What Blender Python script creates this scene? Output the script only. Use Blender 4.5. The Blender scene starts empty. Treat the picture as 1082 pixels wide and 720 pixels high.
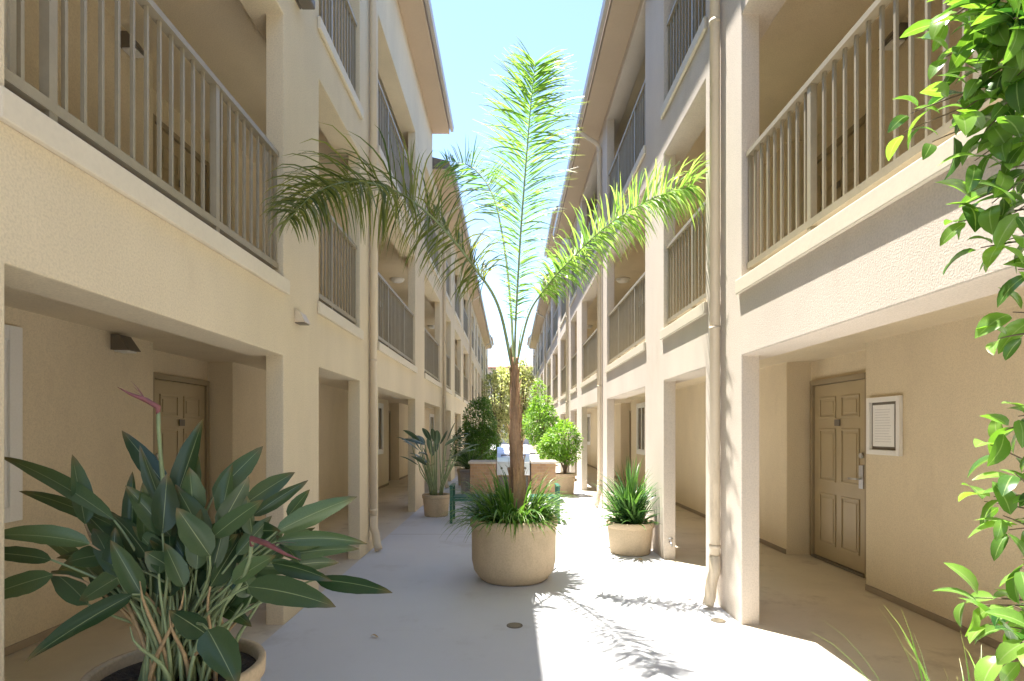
import bpy, bmesh, math, random
from mathutils import Vector, noise
R = random.Random(11)
C = bpy.context.scene.collection
sc = bpy.context.scene
V = Vector
PI = math.pi
F_PX, VX, VY, EYE = 600.0, 539.0, 455.0, 1.5

def at(x, y, d):
    """point seen at photo pixel x, y at depth d"""
    return V(((x - VX) * d / F_PX, d, EYE + (VY - y) * d / F_PX))

# ------------------------------------------------------------------ materials
def new_mat(name):
    m = bpy.data.materials.new(name); m.use_nodes = True
    nt = m.node_tree; b = nt.nodes['Principled BSDF']
    return m, nt, b
def N(nt, t, **kw):
    n = nt.nodes.new(t)
    for k, v in kw.items():
        if k in n.inputs: n.inputs[k].default_value = v
        else: setattr(n, k, v)
    return n
def ramp(nt, src, stops):
    r = nt.nodes.new('ShaderNodeValToRGB')
    el = r.color_ramp.elements
    while len(el) < len(stops): el.new(0.5)
    for e, (p, c) in zip(el, stops):
        e.position = p; e.color = (*c, 1)
    nt.links.new(src, r.inputs[0]); return r.outputs[0]
def sh(c, f): return tuple(min(1, a * f) for a in c)
def rough_mat(name, col, var=0.12, scale=1.3, bump=0.3, bscale=90, rough=0.85, stain=None, dist=0.004, metallic=0.0, stretch=(1,1,1)):
    m, nt, b = new_mat(name)
    tc = N(nt, 'ShaderNodeTexCoord')
    mp = N(nt, 'ShaderNodeMapping'); mp.inputs['Scale'].default_value = stretch
    nt.links.new(tc.outputs['Object'], mp.inputs[0])
    n1 = N(nt, 'ShaderNodeTexNoise', Scale=scale, Detail=6.0, Roughness=0.65)
    nt.links.new(mp.outputs[0], n1.inputs['Vector'])
    c = ramp(nt, n1.outputs[0], [(0.25, sh(col, 1 - var)), (0.5, col), (0.75, sh(col, 1 + var))])
    n3 = N(nt, 'ShaderNodeTexNoise', Scale=bscale * 0.8, Detail=2.0)
    nt.links.new(tc.outputs['Object'], n3.inputs['Vector'])
    mx = N(nt, 'ShaderNodeMix', data_type='RGBA', blend_type='MULTIPLY'); mx.inputs[0].default_value = 0.5 if bump > 0.15 else 0.15
    g = ramp(nt, n3.outputs[0], [(0.3, (0.72,) * 3), (0.6, (1.0,) * 3)])
    nt.links.new(c, mx.inputs[6]); nt.links.new(g, mx.inputs[7]); c = mx.outputs[2]
    if stain:
        n4 = N(nt, 'ShaderNodeTexNoise', Scale=stain[1], Detail=8.0, Roughness=0.7)
        nt.links.new(mp.outputs[0], n4.inputs['Vector'])
        f = ramp(nt, n4.outputs[0], [(stain[2], (0, 0, 0)), (stain[2] + 0.12, (1, 1, 1))])
        mf = N(nt, 'ShaderNodeMath', operation='MULTIPLY'); mf.inputs[1].default_value = stain[3]
        nt.links.new(f, mf.inputs[0])
        m2 = N(nt, 'ShaderNodeMix', data_type='RGBA')
        nt.links.new(mf.outputs[0], m2.inputs[0]); nt.links.new(c, m2.inputs[6]); m2.inputs[7].default_value = (*stain[0], 1)
        c = m2.outputs[2]
    nt.links.new(c, b.inputs['Base Color'])
    b.inputs['Roughness'].default_value = rough; b.inputs['Metallic'].default_value = metallic
    if bump:
        n2 = N(nt, 'ShaderNodeTexNoise', Scale=bscale, Detail=4.0, Roughness=0.6)
        nt.links.new(tc.outputs['Object'], n2.inputs['Vector'])
        bp = N(nt, 'ShaderNodeBump', Strength=bump, Distance=dist)
        nt.links.new(n2.outputs[0], bp.inputs['Height']); nt.links.new(bp.outputs[0], b.inputs['Normal'])
    return m
def leaf_mat(name, dark, light, rib=None, trans=0.3, rough=0.4, tcol=None, tip=None, ribw=0.06):
    m, nt, b = new_mat(name)
    uv = N(nt, 'ShaderNodeUVMap'); uv.uv_map = 'UVMap'
    sp = N(nt, 'ShaderNodeSeparateXYZ'); nt.links.new(uv.outputs[0], sp.inputs[0])
    at_ = N(nt, 'ShaderNodeAttribute', attribute_name='tint')
    c = ramp(nt, at_.outputs['Fac'], [(0.0, dark), (1.0, light)])
    # veins running outward from the midrib
    w = N(nt, 'ShaderNodeTexNoise', Scale=9.0, Detail=3.0); mp = N(nt, 'ShaderNodeMapping'); mp.inputs['Scale'].default_value = (1, 9, 1)
    nt.links.new(uv.outputs[0], mp.inputs[0]); nt.links.new(mp.outputs[0], w.inputs['Vector'])
    mv = N(nt, 'ShaderNodeMix', data_type='RGBA', blend_type='MULTIPLY'); mv.inputs[0].default_value = 0.5
    g = ramp(nt, w.outputs[0], [(0.3, (0.7, 0.7, 0.7)), (0.7, (1, 1, 1))])
    nt.links.new(c, mv.inputs[6]); nt.links.new(g, mv.inputs[7]); c = mv.outputs[2]
    if rib:
        s = N(nt, 'ShaderNodeMath', operation='SUBTRACT'); s.inputs[1].default_value = 0.5
        a = N(nt, 'ShaderNodeMath', operation='ABSOLUTE'); nt.links.new(sp.outputs[0], s.inputs[0]); nt.links.new(s.outputs[0], a.inputs[0])
        f = ramp(nt, a.outputs[0], [(0.0, (1, 1, 1)), (ribw, (0, 0, 0))])
        m2 = N(nt, 'ShaderNodeMix', data_type='RGBA'); nt.links.new(f, m2.inputs[0]); nt.links.new(c, m2.inputs[6]); m2.inputs[7].default_value = (*rib, 1); c = m2.outputs[2]
    if tip:
        f = ramp(nt, sp.outputs[1], [(0.8, (0, 0, 0)), (1.0, (1, 1, 1))])
        m3 = N(nt, 'ShaderNodeMix', data_type='RGBA'); nt.links.new(f, m3.inputs[0]); nt.links.new(c, m3.inputs[6]); m3.inputs[7].default_value = (*tip, 1); c = m3.outputs[2]
    nt.links.new(c, b.inputs['Base Color']); b.inputs['Roughness'].default_value = rough
    tr = N(nt, 'ShaderNodeBsdfTranslucent')
    tm = N(nt, 'ShaderNodeMix', data_type='RGBA', blend_type='MULTIPLY'); tm.inputs[0].default_value = 1.0
    nt.links.new(c, tm.inputs[6]); tm.inputs[7].default_value = (*(tcol or (1.6, 1.8, 0.7)), 1)
    tm.clamp_result = False
    nt.links.new(tm.outputs[2], tr.inputs[0])
    ms = N(nt, 'ShaderNodeMixShader'); ms.inputs[0].default_value = trans
    out = nt.nodes['Material Output']
    nt.links.new(b.outputs[0], ms.inputs[1]); nt.links.new(tr.outputs[0], ms.inputs[2]); nt.links.new(ms.outputs[0], out.inputs[0])
    return m
STUCCO = rough_mat('stucco', (0.72, 0.62, 0.445), var=0.10, scale=0.9, bump=0.4, bscale=120, rough=0.92, dist=0.006, stain=((0.56, 0.46, 0.32), 1.3, 0.58, 0.40), stretch=(1, 1, .45))
STUCCO_SUNLIT = rough_mat('stucco_sunlit_tint', (0.68, 0.60, 0.51), var=0.10, scale=0.9, bump=0.5, bscale=110, rough=0.92, dist=0.006, stain=((0.54, 0.45, 0.36), 1.3, 0.58, 0.40), stretch=(1, 1, .45))  # pinker copy of the same stucco, sunlit tone put into the colour
TRIM = rough_mat('trim_paint', (0.70, 0.63, 0.50), var=0.05, bump=0.12, bscale=60, rough=0.6)
PIPE = rough_mat('pipe_paint', (0.64, 0.54, 0.40), var=0.1, scale=3, bump=0.05, rough=0.45, stain=((0.3, 0.23, 0.15), 4.0, 0.60, 0.5), stretch=(1, 1, 0.3))
CONC = rough_mat('courtyard_concrete', (0.56, 0.568, 0.585), var=0.05, scale=0.8, bump=0.10, bscale=160, rough=0.7, stain=((0.37, 0.35, 0.33), 0.9, 0.56, 0.45))
WALK = rough_mat('walkway_concrete', (0.58, 0.525, 0.43), var=0.12, scale=1.2, bump=0.12, bscale=120, rough=0.65, stain=((0.27, 0.22, 0.17), 1.5, 0.55, 0.5))
EARTH = rough_mat('ground_earth', (0.22, 0.20, 0.16), bump=0.3, bscale=12)
RAIL = rough_mat('rail_metal', (0.32, 0.275, 0.195), var=0.1, scale=6, bump=0.03, rough=0.4)
BASEB = rough_mat('base_strip', (0.34, 0.28, 0.21), bump=0.1)
DOOR = rough_mat('door_paint', (0.41, 0.33, 0.20), var=0.05, scale=4, bump=0.05, bscale=200, rough=0.38)
DOORF = rough_mat('door_frame_paint', (0.30, 0.24, 0.15), var=0.05, bump=0.03, rough=0.45)
DARK = rough_mat('dark_metal', (0.14, 0.12, 0.095), bump=0.03, rough=0.45)
STEEL = rough_mat('brushed_steel', (0.62, 0.62, 0.63), var=0.04, bump=0.03, bscale=40, rough=0.28, metallic=0.9)
WHITE = rough_mat('white_paint', (0.78, 0.77, 0.74), var=0.03, bump=0.02, rough=0.4)
PAPER = rough_mat('paper', (0.80, 0.80, 0.78), var=0.02, bump=0, rough=0.8)
INK = rough_mat('print_grey', (0.62, 0.62, 0.62), var=0.02, bump=0, rough=0.8)
POT = rough_mat('pot_clay', (0.54, 0.42, 0.275), var=0.07, scale=2, bump=0.2, bscale=90, rough=0.8, stain=((0.38, 0.29, 0.19), 3, 0.54, 0.5), stretch=(1, 1, .5), dist=0.003)
POTG = rough_mat('pot_grey', (0.40, 0.35, 0.31), var=0.1, scale=3, bump=0.3, bscale=55, rough=0.85)
SOIL = rough_mat('soil', (0.045, 0.030, 0.02), var=0.4, scale=20, bump=1.0, bscale=40, dist=0.03)
GREENM = rough_mat('green_metal', (0.03, 0.13, 0.085), var=0.1, bump=0.03, rough=0.4)
TERRA = rough_mat('terracotta_tile', (0.42, 0.19, 0.085), var=0.3, scale=5, bump=0.3, bscale=30, rough=0.7)
STONE = rough_mat('counter_stone', (0.50, 0.45, 0.38), var=0.1, scale=5, bump=0.1)
BARK = rough_mat('bark', (0.17, 0.12, 0.08), var=0.35, scale=14, bump=0.9, bscale=45, dist=0.01, stretch=(1, 1, 0.25))
TRUNK = rough_mat('palm_bark', (0.34, 0.215, 0.13), var=0.55, scale=18, bump=1.0, bscale=60, dist=0.012, stretch=(1, 1, 0.12))
FIBRE = rough_mat('palm_fibre', (0.36, 0.22, 0.12), var=0.5, scale=25, bump=0.8, bscale=60, stretch=(1, 1, 0.15))
SHINGLE = rough_mat('roof_shingle', (0.17, 0.145, 0.13), var=0.25, scale=7, bump=0.6, bscale=20)
GUTTER = rough_mat('gutter_metal', (0.46, 0.42, 0.37), var=0.06, bump=0.03, rough=0.4)
SOFFIT = rough_mat('soffit', (0.55, 0.43, 0.31), var=0.05, bump=0.15, bscale=50)
FARWALL = rough_mat('far_stucco', (0.55, 0.47, 0.43), var=0.06, bump=0.2)
FARROOF = rough_mat('far_roof', (0.42, 0.22, 0.16), var=0.15, bump=0.3, bscale=10)
STEM = rough_mat('stem_green', (0.25, 0.31, 0.15), var=0.3, scale=9, bump=0.1, rough=0.45)
STEMDRY = rough_mat('stem_dry', (0.45, 0.31, 0.16), var=0.3, scale=9, bump=0.2, rough=0.7)
PETAL = rough_mat('bract_pink', (0.24, 0.085, 0.085), var=0.3, scale=20, bump=0.1, rough=0.5)
m, nt, b = new_mat('window_glass'); GLASS = m
b.inputs['Base Color'].default_value = (0.05, 0.055, 0.06, 1); b.inputs['Roughness'].default_value = 0.06
L_BOP = leaf_mat('paradise_leaf', (0.026, 0.062, 0.022), (0.13, 0.20, 0.085), rib=(0.32, 0.38, 0.20), trans=0.14, rough=0.38, tip=(0.16, 0.12, 0.05), ribw=0.022)
L_BOPG = leaf_mat('paradise_leaf_grey', (0.05, 0.09, 0.06), (0.12, 0.18, 0.11), rib=(0.3, 0.34, 0.22), trans=0.12, rough=0.4)
L_PALM = leaf_mat('palm_leaflet', (0.06, 0.15, 0.022), (0.20, 0.30, 0.05), trans=0.42, rough=0.4, tip=(0.36, 0.33, 0.12), tcol=(1.5, 1.7, 0.7))
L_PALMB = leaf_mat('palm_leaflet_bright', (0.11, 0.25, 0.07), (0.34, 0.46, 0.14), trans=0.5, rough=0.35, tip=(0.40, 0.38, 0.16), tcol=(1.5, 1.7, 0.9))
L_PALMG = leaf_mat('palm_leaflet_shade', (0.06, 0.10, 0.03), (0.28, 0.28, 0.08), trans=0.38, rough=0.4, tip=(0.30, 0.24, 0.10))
L_FICUS = leaf_mat('ficus_leaf', (0.03, 0.095, 0.025), (0.20, 0.34, 0.07), rib=(0.28, 0.38, 0.15), trans=0.36, rough=0.24, ribw=0.05, tcol=(1.7, 2.0, 0.6))
L_GRASS = leaf_mat('strap_leaf', (0.045, 0.13, 0.022), (0.17, 0.30, 0.06), rib=(0.16, 0.28, 0.07), trans=0.28, rough=0.35, tip=(0.25, 0.25, 0.08))
L_FERN = leaf_mat('lance_leaf', (0.025, 0.09, 0.025), (0.12, 0.24, 0.06), rib=(0.18, 0.28, 0.1), trans=0.22, rough=0.35)
L_HEDGE = leaf_mat('hedge_leaf', (0.025, 0.075, 0.015), (0.12, 0.24, 0.04), trans=0.25, rough=0.4)
L_LIGHT = leaf_mat('light_shrub_leaf', (0.08, 0.19, 0.03), (0.27, 0.42, 0.07), trans=0.4, rough=0.4)
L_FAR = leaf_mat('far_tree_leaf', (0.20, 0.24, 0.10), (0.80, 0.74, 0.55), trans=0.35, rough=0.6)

# ------------------------------------------------------------------ mesh builder
class MB:
    def __init__(s): s.v = []; s.f = []; s.uv = {}; s.t = {}; s.smooth = set()
    def box(s, x0, x1, y0, y1, z0, z1):
        x0, x1 = sorted((x0, x1)); y0, y1 = sorted((y0, y1)); z0, z1 = sorted((z0, z1))
        i = len(s.v)
        s.v += [(x, y, z) for z in (z0, z1) for x, y in ((x0, y0), (x1, y0), (x1, y1), (x0, y1))]
        s.f += [tuple(i + k for k in q) for q in ((3,2,1,0),(4,5,6,7),(0,1,5,4),(1,2,6,5),(2,3,7,6),(3,0,4,7))]
        return s
    def tube(s, pts, rad, seg=8, cap=True):
        pts = [V(p) for p in pts]; n = len(pts)
        rs = rad if isinstance(rad, (list, tuple)) else [rad] * n
        i = len(s.v); up = V((0.3, 0.2, 1)).normalized(); prev = None
        for k, p in enumerate(pts):
            d = (pts[min(k + 1, n - 1)] - pts[max(k - 1, 0)]).normalized()
            if prev is None:
                a = d.cross(up if abs(d.dot(up)) < 0.9 else V((1, 0, 0))).normalized()
            else: a = (prev - d * prev.dot(d)).normalized()
            prev = a; b_ = d.cross(a)
            for j in range(seg):
                t = 2 * PI * j / seg
                s.v.append(tuple(p + (a * math.cos(t) + b_ * math.sin(t)) * rs[k]))
        for k in range(n - 1):
            for j in range(seg):
                s.smooth.add(len(s.f))
                s.f.append((i + k*seg + j, i + k*seg + (j+1) % seg, i + (k+1)*seg + (j+1) % seg, i + (k+1)*seg + j))
        if cap:
            s.f.append(tuple(i + j for j in reversed(range(seg)))); s.f.append(tuple(i + (n-1)*seg + j for j in range(seg)))
        return s
    def lathe(s, prof, cx=0, cy=0, seg=64):
        i = len(s.v); n = len(prof)
        for r, z in prof:
            for j in range(seg):
                t = 2 * PI * j / seg; s.v.append((cx + r * math.cos(t), cy + r * math.sin(t), z))
        for k in range(n - 1):
            for j in range(seg):
                s.smooth.add(len(s.f))
                s.f.append((i + k*seg + j, i + k*seg + (j+1) % seg, i + (k+1)*seg + (j+1) % seg, i + (k+1)*seg + j))
        return s
    def blade(s, pts, width, side, fold=0.25, prof=None, tint=None, cross=3, jag=0.0, twist=0.0):
        """leaf along pts; side = rough sideways direction; width = max full width"""
        pts = [V(p) for p in pts]; n = len(pts); i = len(s.v)
        tint = R.random() if tint is None else tint
        prof = prof or (lambda t: math.sin(PI * min(1, t ** 0.8)) ** 0.8)
        offs = {2: (-1, 1), 3: (-1, 0, 1), 5: (-1, -0.55, 0, 0.55, 1)}[cross]
        for k, p in enumerate(pts):
            d = (pts[min(k+1, n-1)] - pts[max(k-1, 0)]).normalized()
            sd = (side - d * side.dot(d))
            sd = sd.normalized() if sd.length > 1e-4 else d.orthogonal().normalized()
            nn = sd.cross(d).normalized()
            if twist:
                a_ = twist*(k/(n-1)-.4); sd, nn = sd*math.cos(a_)+nn*math.sin(a_), nn*math.cos(a_)-sd*math.sin(a_)
            w = max(0.0006, width / 2 * prof(k / (n - 1)))
            for o in offs:
                jj = 1 + R.uniform(-jag, jag)
                q = p + sd * (o * w * jj * math.cos(fold)) + nn * (abs(o) * w * math.sin(fold))
                s.v.append(tuple(q))
        c = len(offs)
        for k in range(n - 1):
            for j in range(c - 1):
                fi = len(s.f); s.smooth.add(fi)
                s.f.append((i + k*c + j, i + k*c + j + 1, i + (k+1)*c + j + 1, i + (k+1)*c + j))
                u0, u1 = (offs[j] + 1) / 2, (offs[j+1] + 1) / 2; v0, v1 = k / (n-1), (k+1) / (n-1)
                s.uv[fi] = ((u0, v0), (u1, v0), (u1, v1), (u0, v1)); s.t[fi] = tint
        return s
    def leaf(s, p, d, up, L, W, tint=None):
        """small 2-quad leaf with a bent middle"""
        d = d.normalized(); sd = d.cross(up)
        sd = sd.normalized() if sd.length > 1e-3 else d.orthogonal().normalized()
        nn = sd.cross(d)
        pts = [p, p + d * L * 0.35 + nn * L * 0.05, p + d * L * 0.7 + nn * L * 0.02, p + d * L - nn * L * 0.12]
        s.blade(pts, W, sd, fold=0.3, tint=tint, prof=lambda t: (0.12, 1, 0.85, 0.0)[round(t * 3)])
    def mesh(s, name):
        me = bpy.data.meshes.new(name); me.from_pydata(s.v, [], s.f)
        if s.smooth:
            me.polygons.foreach_set('use_smooth', [i in s.smooth for i in range(len(s.f))])
        if s.uv:
            uv = me.uv_layers.new(name='UVMap'); a = me.attributes.new('tint', 'FLOAT', 'FACE')
            tv = [s.t.get(i, 0.5) for i in range(len(s.f))]; a.data.foreach_set('value', tv)
            buf = []
            for i, f in enumerate(s.f):
                q = s.uv.get(i)
                for k in range(len(f)): buf += list(q[k]) if q else [0, 0]
            uv.data.foreach_set('uv', buf)
        me.update(); return me
    def build(s, name, mat, parent=None, bevel=0.0):
        if parent is not None:
            M = parent_world(parent); s.v = [tuple(V(p) - M) for p in s.v]
        o = bpy.data.objects.new(name, s.mesh(name)); C.objects.link(o); o.data.materials.append(mat)
        if parent is not None: o.parent = parent
        if bevel:
            md = o.modifiers.new('bevel', 'BEVEL'); md.width = bevel; md.segments = 2; md.limit_method = 'ANGLE'; md.angle_limit = 0.7
            md.harden_normals = False
        return o
def parent_world(o):
    p = V((0, 0, 0))
    while o is not None: p = p + o.location; o = o.parent
    return p
def tag(o, label, cat, group=None):
    o['label'] = label; o['category'] = cat
    if group: o['group'] = group
    return o
def thing(name, label, cat, loc=(0, 0, 0), group=None):
    o = bpy.data.objects.new(name, None); C.objects.link(o); o.location = loc; o.empty_display_size = 0.2
    return tag(o, label, cat, group)
def struct(name, mb, mat, kind='structure'):
    o = mb.build(name, mat); o['kind'] = kind; return o

# ------------------------------------------------------------------ ground
struct('ground', MB().box(-400, 400, -200, 600, -0.3, -0.008), EARTH)
struct('courtyard_paving', MB().box(-1.745, 1.785, -6, 62, -0.1, 0.0), CONC)
struct('walkway', MB().box(-3.75, -1.748, -4.2, 45.2, -0.1, -0.003), WALK)
struct('walkway', MB().box(1.788, 3.75, -4.2, 45.2, -0.1, -0.003), WALK)

for jy in (8.2, 16.4, 24.6, 32.8): struct('paving_joint', MB().box(-1.74, 1.78, jy, jy+.008, 0.0005, 0.0012), BASEB)
# ------------------------------------------------------------------ the two wings
OPEN = [(-3.4, -0.7), (0.2, 1.28), (1.97, 4.39), (5.2, 6.62), (7.53, 10.5), (11.62, 14.2), (15.25, 16.8), (17.95, 20.2), (21.3, 24.0),
        (25.0, 27.6), (28.6, 30.0), (31.0, 33.5), (34.5, 37.0), (38.0, 40.0), (41.0, 44.0)]
RECESS = [(5.35, 6.88), (15.7, 17.2), (26.0, 27.5), (36.0, 37.5)]
WINS = [(2.35, 3.87), (13.9, 14.9), (23.6, 24.9), (33.0, 34.3)]
FLOORS = [(0.0, 2.08, 2.33), (2.62, 4.72, 5.0), (5.21, 7.02, 7.3)]
def inside(t, ivs): return any(a < t < b for a, b in ivs)

def voxel_shell(xs, ys, zs, solid):
    """closed shell of all solid cells; only faces between solid and empty are made"""
    bm = bmesh.new(); vc = {}
    def vert(p):
        if p not in vc: vc[p] = bm.verts.new(p)
        return vc[p]
    nx, ny, nz = len(xs)-1, len(ys)-1, len(zs)-1
    S = [[[solid((xs[i]+xs[i+1])/2, (ys[j]+ys[j+1])/2, (zs[k]+zs[k+1])/2) for k in range(nz)] for j in range(ny)] for i in range(nx)]
    g = lambda i, j, k: 0 <= i < nx and 0 <= j < ny and 0 <= k < nz and S[i][j][k]
    for i in range(nx):
        for j in range(ny):
            for k in range(nz):
                if not S[i][j][k]: continue
                x0, x1, y0, y1, z0, z1 = xs[i], xs[i+1], ys[j], ys[j+1], zs[k], zs[k+1]
                if not g(i-1,j,k): bm.faces.new([vert(p) for p in ((x0,y0,z0),(x0,y0,z1),(x0,y1,z1),(x0,y1,z0))])
                if not g(i+1,j,k): bm.faces.new([vert(p) for p in ((x1,y0,z0),(x1,y1,z0),(x1,y1,z1),(x1,y0,z1))])
                if not g(i,j-1,k): bm.faces.new([vert(p) for p in ((x0,y0,z0),(x1,y0,z0),(x1,y0,z1),(x0,y0,z1))])
                if not g(i,j+1,k): bm.faces.new([vert(p) for p in ((x0,y1,z0),(x0,y1,z1),(x1,y1,z1),(x1,y1,z0))])
                if not g(i,j,k-1): bm.faces.new([vert(p) for p in ((x0,y0,z0),(x0,y1,z0),(x1,y1,z0),(x1,y0,z0))])
                if not g(i,j,k+1): bm.faces.new([vert(p) for p in ((x0,y0,z1),(x1,y0,z1),(x1,y1,z1),(x0,y1,z1))])
    bmesh.ops.recalc_face_normals(bm, faces=bm.faces)
    return bm

def wing(s, FX, W, RB, highs, name_label, pipes, stucco, top3):
    """s = -1 left, +1 right; FX facade distance, W corridor wall, RB recess back"""
    root = thing('apartment_building', name_label, 'apartment building', (s * FX, 4.4, 0))
    th, bd = 0.14, 0.28
    far = 9.5
    us = [FX, FX + th, FX + bd, W, RB, far]
    xs = sorted(s * u for u in us)
    ys = sorted(set([-4.2, 45.0, -4.0, 44.85] + [v for o in OPEN for v in o] + [v for r in RECESS for v in r] + [v for h in highs for v in h]))
    zs = [-0.1, 2.08, 2.33, 2.57, 2.62, 4.72, 5.0, 5.16, 5.21, top3, 7.3, 7.4, 8.2]
    zs = sorted(set(zs))
    def solid(x, y, z):
        u = abs(x)
        if z > 7.4: return inside(y, highs)
        if y < -4.0 or y > 44.85: return True
        if u > RB: return True
        fl = 0 if z < 2.57 else (1 if z < 5.16 else 2)
        if u > W:
            return not (inside(y, RECESS) and (z < 2.33 or 2.62 < z < 5.0 or 5.21 < z < 7.3))
        slab = 2.33 < z < 2.62 or 5.0 < z < 5.21 or z > 7.3
        if u < FX + th:
            if inside(y, OPEN) and (z < 2.08 or 2.57 < z < 4.72 or 5.16 < z < top3): return False
            return True
        if slab: return True
        if u < FX + bd: return 2.08 < z < 2.33 or 4.72 < z < 5.0 or top3 < z < 7.3
        return False
    bm = voxel_shell(xs, ys, zs, solid)
    bmesh.ops.dissolve_limit(bm, angle_limit=0.02, verts=bm.verts, edges=bm.edges)
    bmesh.ops.translate(bm, verts=bm.verts, vec=-root.location)
    me = bpy.data.meshes.new('wall'); bm.to_mesh(me); bm.free()
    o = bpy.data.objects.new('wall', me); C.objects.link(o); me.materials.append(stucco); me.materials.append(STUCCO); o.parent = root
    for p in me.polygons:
        if abs(p.center.x + root.location.x) > FX + bd - .01: p.material_index = 1  # right wing: corridor faces get the yellower stucco, standing in for warm bounce
    md = o.modifiers.new('bevel', 'BEVEL'); md.width = 0.008; md.segments = 2; md.limit_method = 'ANGLE'; md.angle_limit = 0.8
    # dark strip along the base of the corridor walls
    b = MB(); cur = -3.9
    for r0, r1 in RECESS + [(44.8, 44.8)]:
        b.box(s*(W-0.012), s*(W-0.001), cur, r0-0.01, 0.0, 0.055); cur = r1 + 0.01
    b.build('skirting', BASEB, root)
    # ledges and railings
    for fz in (2.57, 5.16):
        for (a, c) in OPEN:
            b = MB(); b.box(s*(FX+0.002), s*(FX+th-0.004), a+0.003, c-0.003, fz+0.002, fz+0.10)
            b.box(s*(FX-0.032), s*(FX-0.001), a-0.05, c+0.05, fz-0.01, fz+0.10)
            b.build('ledge', TRIM, root, 0.006)
            ux = s*(FX+0.055); z0, z1 = fz+0.10, fz+1.07
            b = MB(); e0, e1 = a+0.02, c-0.02
            b.box(ux-0.028, ux+0.028, e0, e1, z1-0.035, z1); b.box(ux-0.022, ux+0.022, e0, e1, z0+0.07, z0+0.115)
            n = max(2, round((e1-e0)/0.105))
            L = e1 - e0; npost = max(1, round(L/1.25)); posts = [e1 - 0.9 - 1.25*k for k in range(npost) if e1-0.9-1.25*k > e0+0.2] if L > 1.2 else [e0 + L/2]
            for k in range(1, n):
                y = e0 + (e1-e0)*k/n
                if min(abs(y-p) for p in posts) < 0.035: continue
                b.box(ux-0.008, ux+0.008, y-0.008, y+0.008, z0+0.11, z1-0.03)
            for y in (e0+0.012, e1-0.012): b.box(ux-0.012, ux+0.012, y-0.011, y+0.011, z0+0.09, z1-0.032)
            rl = b.build('railing', RAIL, root)
            for p in posts:
                MB().box(ux-0.020, ux+0.020, p-0.020, p+0.020, z0-0.001, z1-0.033).build('post', RAIL, rl)
    # doors
    for fl, (f0, _, _) in enumerate(FLOORS):
        for (a, c) in RECESS:
            if c > 30: continue
            d0, d1 = c-1.11, c-0.11
            X = lambda u: s*(RB - u)
            z0 = f0
            fr = MB(); fr.box(X(0.002), X(0.05), d0-0.055, d0, z0, z0+2.09).box(X(0.002), X(0.05), d1, d1+0.055, z0, z0+2.09).box(X(0.002), X(0.05), d0+0.001, d1-0.001, z0+2.03, z0+2.088)
            dr = MB(); dr.box(X(0.002), X(0.022), d0+0.004, d1-0.004, z0+0.03, z0+2.025)
            pw = (d1-d0-0.34)/2
            for (pz0, pz1) in ((0.20, 0.78), (0.92, 1.52), (1.64, 1.88)):
                for q in range(2):
                    y0 = d0+0.12+q*(pw+0.10)
                    # raised moulding ring with a raised field
                    m_ = 0.022
                    dr.box(X(0.0225), X(0.034), y0, y0+pw, z0+pz0, z0+pz0+m_).box(X(0.0225), X(0.034), y0, y0+pw, z0+pz1-m_, z0+pz1)
                    dr.box(X(0.0225), X(0.034), y0, y0+m_, z0+pz0+m_+.001, z0+pz1-m_-.001).box(X(0.0225), X(0.034), y0+pw-m_, y0+pw, z0+pz0+m_+.001, z0+pz1-m_-.001)
                    dr.box(X(0.0225), X(0.030), y0+0.05, y0+pw-0.05, z0+pz0+0.05, z0+pz1-0.05)
            door = dr.build('door', DOOR, root, 0.003)
            fr.build('frame', DOORF, door, 0.003)
            MB().box(X(0.002), X(0.06), d0, d1, z0+0.001, z0+0.028).build('threshold', DARK, door)
            h = MB(); hy = d0+0.075
            h.box(X(0.0225), X(0.04), hy-0.035, hy+0.035, z0+0.90, z0+1.14)
            h.tube([(X(0.04), hy, z0+1.0), (X(0.085), hy, z0+1.0), (X(0.09), hy+0.02, z0+1.0), (X(0.09), hy+0.13, z0+0.995)], 0.010, 8)
            h.build('handle', STEEL, door)
            MB().tube([(X(0.0225), hy, z0+1.24), (X(0.045), hy, z0+1.24)], 0.028, 16).build('deadbolt', STEEL, door)
            MB().box(X(0.035), X(0.042), (d0+d1)/2-0.05, (d0+d1)/2+0.05, z0+1.55, z0+1.62).build('door_plate', DARK, door)
        for (a, c) in WINS[(1 if s > 0 else 0):]:
            X = lambda u: s*(W - u)
            z0, z1 = f0+0.89, f0+2.2
            if fl == 2: z1 = f0+2.0
            t = 0.10
            w = MB(); w.box(X(0.001), X(0.04), a, a+t, z0, z1).box(X(0.001), X(0.04), c-t, c, z0, z1)
            w.box(X(0.001), X(0.04), a+t+.001, c-t-.001, z0, z0+t).box(X(0.001), X(0.04), a+t+.001, c-t-.001, z1-t, z1)
            wo = w.build('window', WHITE, root, 0.004)
            sa = MB(); ym = (a+c)/2
            for y0, y1 in ((a+t+.002, ym-.002), (ym+.002, c-t-.002)):
                sa.box(X(0.004), X(0.025), y0, y0+.03, z0+t, z1-t).box(X(0.004), X(0.025), y1-.03, y1, z0+t, z1-t)
                sa.box(X(0.004), X(0.025), y0+.031, y1-.031, z0+t, z0+t+.03).box(X(0.004), X(0.025), y0+.031, y1-.031, z1-t-.03, z1-t)
            sa.build('sash', WHITE, wo)
            MB().box(X(0.003), X(0.012), a+t+.03, c-t-.03, z0+t+.03, z1-t-.03).build('pane', GLASS, wo)
    # roofs: eave with soffit, fascia, gutter and a pitched shingle plane
    secs = []; cur = -4.2
    for h0, h1 in sorted(highs):
        if h0 > cur: secs.append((cur, h0, 7.402))
        secs.append((h0, h1, 8.202)); cur = h1
    if cur < 45: secs.append((cur, 45.0, 7.402))
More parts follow.
